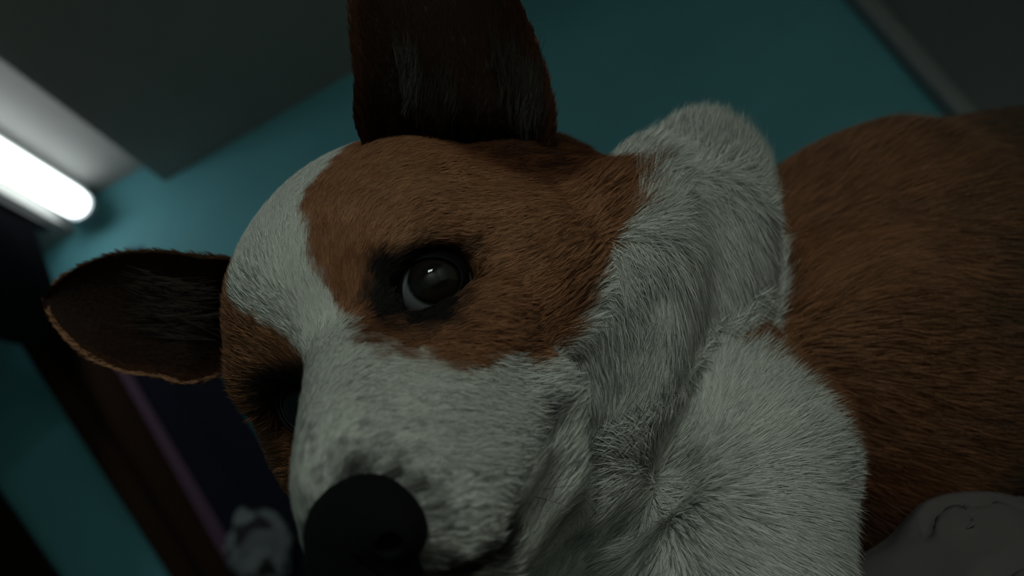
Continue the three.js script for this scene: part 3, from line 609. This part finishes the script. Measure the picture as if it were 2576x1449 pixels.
{ // a flat ceiling with a shallow trough that holds the strip lamp
  const lx = TROUGH[0] - SIDE_L, rx = SIDE_R - TROUGH[1];
  const g = mergeGeometries([
    box(lx, TOP - CEIL, D_Z, SIDE_L + lx / 2, (CEIL + TOP) / 2, MID_Z), box(rx, TOP - CEIL, D_Z, TROUGH[1] + rx / 2, (CEIL + TOP) / 2, MID_Z),
    box(W_X + 2 * T, 0.1, D_Z + 2 * T, MID_X, TOP + 0.05, MID_Z),
  ]);
  structure('ceiling', g, ceilMat, 'off-white ceiling with a lit trough at the left', 'ceiling');
}
{ // strip lamp in the trough
  const s = thing('strip_lamp', 'glowing white strip lamp on the ceiling beside the black valance', 'lamp', V(STRIP.x, TOP, (STRIP.z0 + STRIP.z1) / 2));
  const L = STRIP.z1 - STRIP.z0, y = STRIP.y - TOP;
  mesh('housing', new RoundedBoxGeometry(0.07, 0.035, L + 0.03, 3, 0.006).translate(0, -0.0175, 0), new THREE.MeshStandardMaterial({ color: 0xd8d8d4, roughness: 0.5 }), s);
  mesh('tube', new THREE.CapsuleGeometry(STRIP.r, L - 2 * STRIP.r, 8, 24).rotateX(Math.PI / 2).translate(0, y, 0), new THREE.MeshStandardMaterial({ color: 0xffffff, emissive: new THREE.Color(0.88, 0.98, 1.0), emissiveIntensity: 4.0, roughness: 0.4 }), s);
  for (const k of [-1, 1]) mesh('end_cap', new THREE.CylinderGeometry(STRIP.r * 1.05, STRIP.r * 1.05, 0.022, 24).rotateX(Math.PI / 2).translate(0, y, k * (L / 2 - 0.006)), new THREE.MeshStandardMaterial({ color: 0xb8bcc0, roughness: 0.5 }), s);
}
{ // ceiling panel lamp above the bed, out of view
  const s = thing('panel_lamp', 'square ceiling panel lamp above the bed', 'lamp', V(KEY.x, CEIL, KEY.z));
  mesh('frame', new RoundedBoxGeometry(KEY_W, 0.06, KEY_D, 3, 0.01).translate(0, -0.03, 0), new THREE.MeshStandardMaterial({ color: 0xdedede, roughness: 0.5 }), s);
  mesh('diffuser', new RoundedBoxGeometry(KEY_W - 0.05, 0.02, KEY_D - 0.05, 3, 0.006).translate(0, -0.065, 0), new THREE.MeshStandardMaterial({ color: 0xffffff, emissive: new THREE.Color(0.90, 1.0, 0.92), emissiveIntensity: 1.2, roughness: 0.5 }), s);
}
{ // door with its casing on the far wall, at the right
  const x0 = 1.262, y1 = 2.06, z = WALL_Z;
  const bar = (w, h, d) => new RoundedBoxGeometry(w, h, d, 4, 0.012);
  const d = new THREE.Group(); d.name = 'door_1'; d.position.set(x0 + 0.36, 0, z); d.userData = { kind: 'structure', label: 'plain grey door with a rounded pale casing at the right', category: 'door' }; scene.add(d);
  mesh('casing', bar(0.052, y1, 0.06).translate(-0.334, y1 / 2, 0.03), greyPaint, d); mesh('casing', bar(0.052, y1, 0.06).translate(0.40, y1 / 2, 0.03), greyPaint, d);
  mesh('casing', bar(0.786, 0.052, 0.06).translate(0.033, y1 + 0.026, 0.03), greyPaint, d);
  mesh('door_leaf', new RoundedBoxGeometry(0.69, y1 - 0.012, 0.032, 3, 0.004).translate(0.033, y1 / 2 + 0.004, 0.016), doorPaint, d);
  const h = mesh('handle', mergeGeometries([new THREE.CylinderGeometry(0.024, 0.024, 0.012, 20).rotateX(Math.PI / 2).translate(0.32, 1.0, 0.038), new THREE.CylinderGeometry(0.009, 0.009, 0.05, 12).rotateX(Math.PI / 2).translate(0.32, 1.0, 0.06), new THREE.CylinderGeometry(0.010, 0.009, 0.12, 12).rotateZ(Math.PI / 2).translate(0.27, 1.0, 0.085)]), new THREE.MeshStandardMaterial({ color: 0x888888, metalness: 1, roughness: 0.35 }), d);
}
// hanging cloth: a loft between an upper and a lower edge with folds, two faces and hems
const weave = noiseTexture(128, (u, v) => { const n = 0.5 + 0.25 * Math.sin(u * 128 * Math.PI) + 0.25 * Math.sin(v * 128 * Math.PI); return [n, n, n]; });
const cloth = (r, g, b, rough = 0.9) => new THREE.MeshPhysicalMaterial({ color: new THREE.Color(r, g, b), roughness: rough, specularIntensity: 0.12, bumpMap: weave, bumpScale: 0.0003, side: THREE.DoubleSide });
function drape(A, B, C, D, nu, nv, folds, depth, out, thick = 0.004) {   // A, B upper edge; C, D lower edge; folds stand out along `out`
  const P = [], I = [], UV = [], W = nu + 1, n = W * (nv + 1), size = A.distanceTo(B), high = A.distanceTo(C);
  for (let s = 0; s < 2; s++) for (let j = 0; j <= nv; j++) for (let i = 0; i <= nu; i++) {
    const u = i / nu, v = j / nv, p = A.clone().lerp(B, u).lerp(C.clone().lerp(D, u), v);
    const f = Math.sin(u * folds * Math.PI * 2 + 1.3 * Math.sin(v * 2 + u * 3)) * depth * (0.5 + 0.5 * v) + 0.5 * depth * noise.noise(u * 5, v * 3, folds);
    p.addScaledVector(out, f - s * thick); P.push(p.x, p.y, p.z); UV.push(u * size * 4, v * high * 4);
  }
  for (let j = 0; j < nv; j++) for (let i = 0; i < nu; i++) { const a = j * W + i, b = a + 1, c = a + W, d = c + 1; I.push(a, c, b, b, c, d, n + a, n + b, n + c, n + b, n + d, n + c); }
  const edge = []; for (let i = 0; i <= nu; i++) edge.push(i); for (let j = 1; j <= nv; j++) edge.push(j * W + nu); for (let i = nu - 1; i >= 0; i--) edge.push(nv * W + i); for (let j = nv - 1; j > 0; j--) edge.push(j * W);
  for (let k = 0; k < edge.length; k++) { const a = edge[k], b = edge[(k + 1) % edge.length]; I.push(a, b, n + a, b, n + b, n + a); }
  const g = new THREE.BufferGeometry(); g.setAttribute('position', new THREE.Float32BufferAttribute(P, 3)); g.setAttribute('uv', new THREE.Float32BufferAttribute(UV, 2)); g.setIndex(I); g.computeVertexNormals(); return g;
}
{ // black valance under the ceiling, running away from the viewer
  const o = V(-1.14, CEIL, -1.45), v = thing('valance', 'black cloth valance hanging from the ceiling next to the strip lamp', 'valance', o);
  mesh('cloth', drape(V(0, -0.012, 0.75), V(0, -0.012, -0.64), V(0, -0.52, 0.75), V(0, -0.52, -0.64), 90, 12, 5, 0.012, V(1, 0, 0)), new THREE.MeshPhysicalMaterial({ color: new THREE.Color(0.003, 0.0032, 0.004), roughness: 1, specularIntensity: 0, side: THREE.DoubleSide }), v);
  mesh('track', new RoundedBoxGeometry(0.03, 0.02, 1.47, 2, 0.004).translate(-0.006, -0.01, 0.025), new THREE.MeshStandardMaterial({ color: 0x1a1a1c, roughness: 0.6 }), v);
}
{ // curtains pulled aside, leaning against the far wall
  const z = WALL_Z + 0.10, c1 = thing('curtain', 'dark brown and navy curtain with a lilac stripe pulled aside behind the far ear', 'curtain', V(-1.0, 0, z));
  const X = (x, y, dz = 0) => V(x + 1.0, y, dz);
  const wide = [[-1.355, -1.135, -0.90, -0.80, 'brown_panel', cloth(0.020, 0.010, 0.006), 2, 0.0], [-1.135, -1.105, -0.83, -0.79, 'lilac_stripe', cloth(0.085, 0.050, 0.080), 0.5, 0.016], [-1.110, -0.890, -0.80, -0.61, 'navy_panel', cloth(0.009, 0.010, 0.018), 1.5, 0.006]];
  for (const [a, b, c, d, n, m, f, dz] of wide) mesh(n, drape(X(a, 2.06, dz), X(b, 2.06, dz), X(c, 0.05, dz), X(d, 0.05, dz), 24, 60, f, 0.010, V(0, 0, 1)), m, c1);
  mesh('curtain_rod', new THREE.CylinderGeometry(0.012, 0.012, 0.95, 16).rotateZ(Math.PI / 2).translate(-0.40, 2.07, -0.005), new THREE.MeshStandardMaterial({ color: 0x15110f, roughness: 0.6 }), c1);
  const c2 = thing('curtain', 'dark curtain edge in the lower left corner of the picture', 'curtain', V(-1.6, 0, z - 0.045));
  mesh('panel', drape(V(-0.25, 2.06, 0), V(-0.085, 2.06, 0), V(0.20, 0.05, 0), V(0.505, 0.05, 0), 24, 60, 2, 0.010, V(0, 0, 1)), cloth(0.010, 0.007, 0.005), c2);
}
{ // a patterned cloth knotted round the curtain
  const o = V(-0.855, 1.06, WALL_Z + 0.225), k = thing('patterned_cloth', 'crumpled white and black cloth knotted round the curtain beside the nose', 'cloth', o);
  const g = new THREE.SphereGeometry(0.075, 96, 64), P = g.attributes.position, C = [], p = V();
  for (let i = 0; i < P.count; i++) {
    p.fromBufferAttribute(P, i); const q = p.clone().multiplyScalar(22), f = 1 + 0.30 * noise.noise(q.x, q.y, q.z) + 0.12 * noise.noise(q.x * 2.3, q.y * 2.3, q.z * 2.3 + 5);
    const ink = noise.noise(q.x * 0.9 + 11, q.y * 0.9 + 2, q.z * 0.9); p.multiplyScalar(f); p.z *= 0.6; p.y *= 1.25; P.setXYZ(i, p.x, p.y, p.z);
    C.push(...mix3([0.12, 0.135, 0.145], [0.008, 0.007, 0.009], sstep(-0.02, 0.10, ink)));
  }
  g.setAttribute('color', new THREE.Float32BufferAttribute(C, 3)); g.computeVertexNormals();
  mesh('bundle', g, new THREE.MeshStandardMaterial({ vertexColors: true, roughness: 0.9 }), k);
  mesh('tie', new THREE.TorusGeometry(1, 0.03, 10, 64).rotateX(Math.PI / 2).scale(0.225, 0.25, 0.062).translate(-0.085, -0.02, -0.11), cloth(0.012, 0.011, 0.013), k);
}
// ---------------------------------------------------------------- the bed
{
  const o = V(0.45, 0, -0.30), b = thing('bed', 'low bed with a grey sheet under the dog', 'bed', o), wood = new THREE.MeshStandardMaterial({ map: mottled(0.26, 0.18, 0.13, 0.2, 2, 1), roughness: 0.6 });
  for (const [x, z] of [[-0.55, -0.9], [0.55, -0.9], [-0.55, 0.9], [0.55, 0.9]]) mesh('leg', new RoundedBoxGeometry(0.06, 0.2, 0.06, 2, 0.006).translate(x, 0.1, z), wood, b);
  mesh('frame', new RoundedBoxGeometry(1.2, 0.12, 1.95, 3, 0.015).translate(0, BED_TOP - 0.26, 0), wood, b);
  mesh('mattress', new RoundedBoxGeometry(1.16, 0.20, 1.9, 6, 0.05).translate(0, BED_TOP - 0.10, 0), cloth(0.10, 0.092, 0.092), b);
}
{ // rumpled blanket in front of the dog's belly
  const crest = [[2060, 1530, 0.345], [2128, 1425, 0.350], [2230, 1352, 0.36], [2320, 1258, 0.375], [2450, 1226, 0.39], [2560, 1238, 0.41], [2700, 1280, 0.45], [2860, 1330, 0.52]].map((p) => atW(...p));
  const cv = new THREE.CatmullRomCurve3(crest, false, 'centripetal'), o = crest[4].clone(); o.y = BED_TOP;
  const DOGW = CAMW.clone().invert(), bl = thing('blanket', 'mauve grey rumpled blanket in front of the belly', 'blanket', o), NS = 120, NT = 60, P = [], I = [], UV = [], W = NT + 1, n = (NS + 1) * W;
  for (let side = 0; side < 2; side++) for (let i = 0; i <= NS; i++) {
    const s = i / NS, c = cv.getPoint(s), ahead = V(-c.x, 0, -c.z).normalize(), ext = 0.30;
    for (let j = 0; j <= NT; j++) {
      const t = j / NT * 1.12 - 0.12, p = c.clone().addScaledVector(ahead, t * ext), floor = BED_TOP + 0.006;
      let h = t < 0 ? (c.y - floor) * (1 - Math.pow(-t / 0.12, 2)) : (c.y - floor) * (1 - sstep(0.05, 1.0, t) * 0.92);
      h += 0.006 * fbm(p.x * 14, p.z * 14, 2.0, 3) * sstep(0, 0.15, t) + 0.0035 * Math.sin((t * 9 + s * 5 + noise.noise(s * 6, t * 4, 1))) * sstep(0.03, 0.2, t);
      h -= 0.007 * Math.exp(-Math.pow((t - 0.13 - 0.05 * noise.noise(s * 9, 1, 4)) / 0.014, 2)) * sstep(0.3, 0.42, s) + 0.006 * Math.exp(-Math.pow((t - 0.34 + 0.2 * (s - 0.5)) / 0.02, 2));
      p.y = floor + Math.max(0, h) - (side ? 0.004 : 0);
      for (let q = 0; q < 6; q++) {                                 // the cloth lies against the coat, not in the body
        const l = p.clone().applyMatrix4(DOGW), dd = sdf(l.x, l.y, l.z); if (dd > 0.006) break;
        const gg = gradient(sdf, l.x, l.y, l.z), ww = turn(gg); p.addScaledVector(ww, 0.0075 - dd); if (p.y < BED_TOP + 0.002) p.y = BED_TOP + 0.002;
      }
      P.push(p.x - o.x, p.y - o.y, p.z - o.z); UV.push(p.x * 4, p.z * 4);
    }
  }
  for (let i = 0; i < NS; i++) for (let j = 0; j < NT; j++) { const a = i * W + j, b = a + 1, c = a + W, d = c + 1; I.push(a, b, c, b, d, c, n + a, n + c, n + b, n + b, n + c, n + d); }
  const edge = []; for (let j = 0; j <= NT; j++) edge.push(j); for (let i = 1; i <= NS; i++) edge.push(i * W + NT); for (let j = NT - 1; j >= 0; j--) edge.push(NS * W + j); for (let i = NS - 1; i > 0; i--) edge.push(i * W);
  for (let k = 0; k < edge.length; k++) { const a = edge[k], b = edge[(k + 1) % edge.length]; I.push(a, n + a, b, b, n + a, n + b); }
  const g = new THREE.BufferGeometry(); g.setAttribute('position', new THREE.Float32BufferAttribute(P, 3)); g.setAttribute('uv', new THREE.Float32BufferAttribute(UV, 2)); g.setIndex(I); g.computeVertexNormals();
  mesh('cloth', g, cloth(0.088, 0.076, 0.075), bl);
  // two small stitched sprigs on the cloth
  const thread = new THREE.MeshStandardMaterial({ color: new THREE.Color(0.075, 0.068, 0.066), roughness: 0.8 });
  for (const [si, ti] of [[0.50, 0.20], [0.52, 0.42]]) {
    const parts = [];
    for (let q = 0; q < 11; q++) {
      const i = Math.round((si + rr(-0.012, 0.012)) * NS), j = Math.round((ti + 0.12) / 1.12 * NT + rr(-2.2, 2.2)), a = (i * W + j) * 3;
      parts.push(new THREE.CapsuleGeometry(0.0004, rr(0.0015, 0.0045), 4, 8).rotateZ(Math.PI / 2).rotateY(rr(-0.9, 0.9)).translate(P[a] + rr(-0.003, 0.003), P[a + 1] + 0.0006, P[a + 2] + rr(-0.003, 0.003)));
    }
    mesh('stitched_sprig', mergeGeometries(parts), thread, bl);
  }
}
renderer.render(scene, camera);
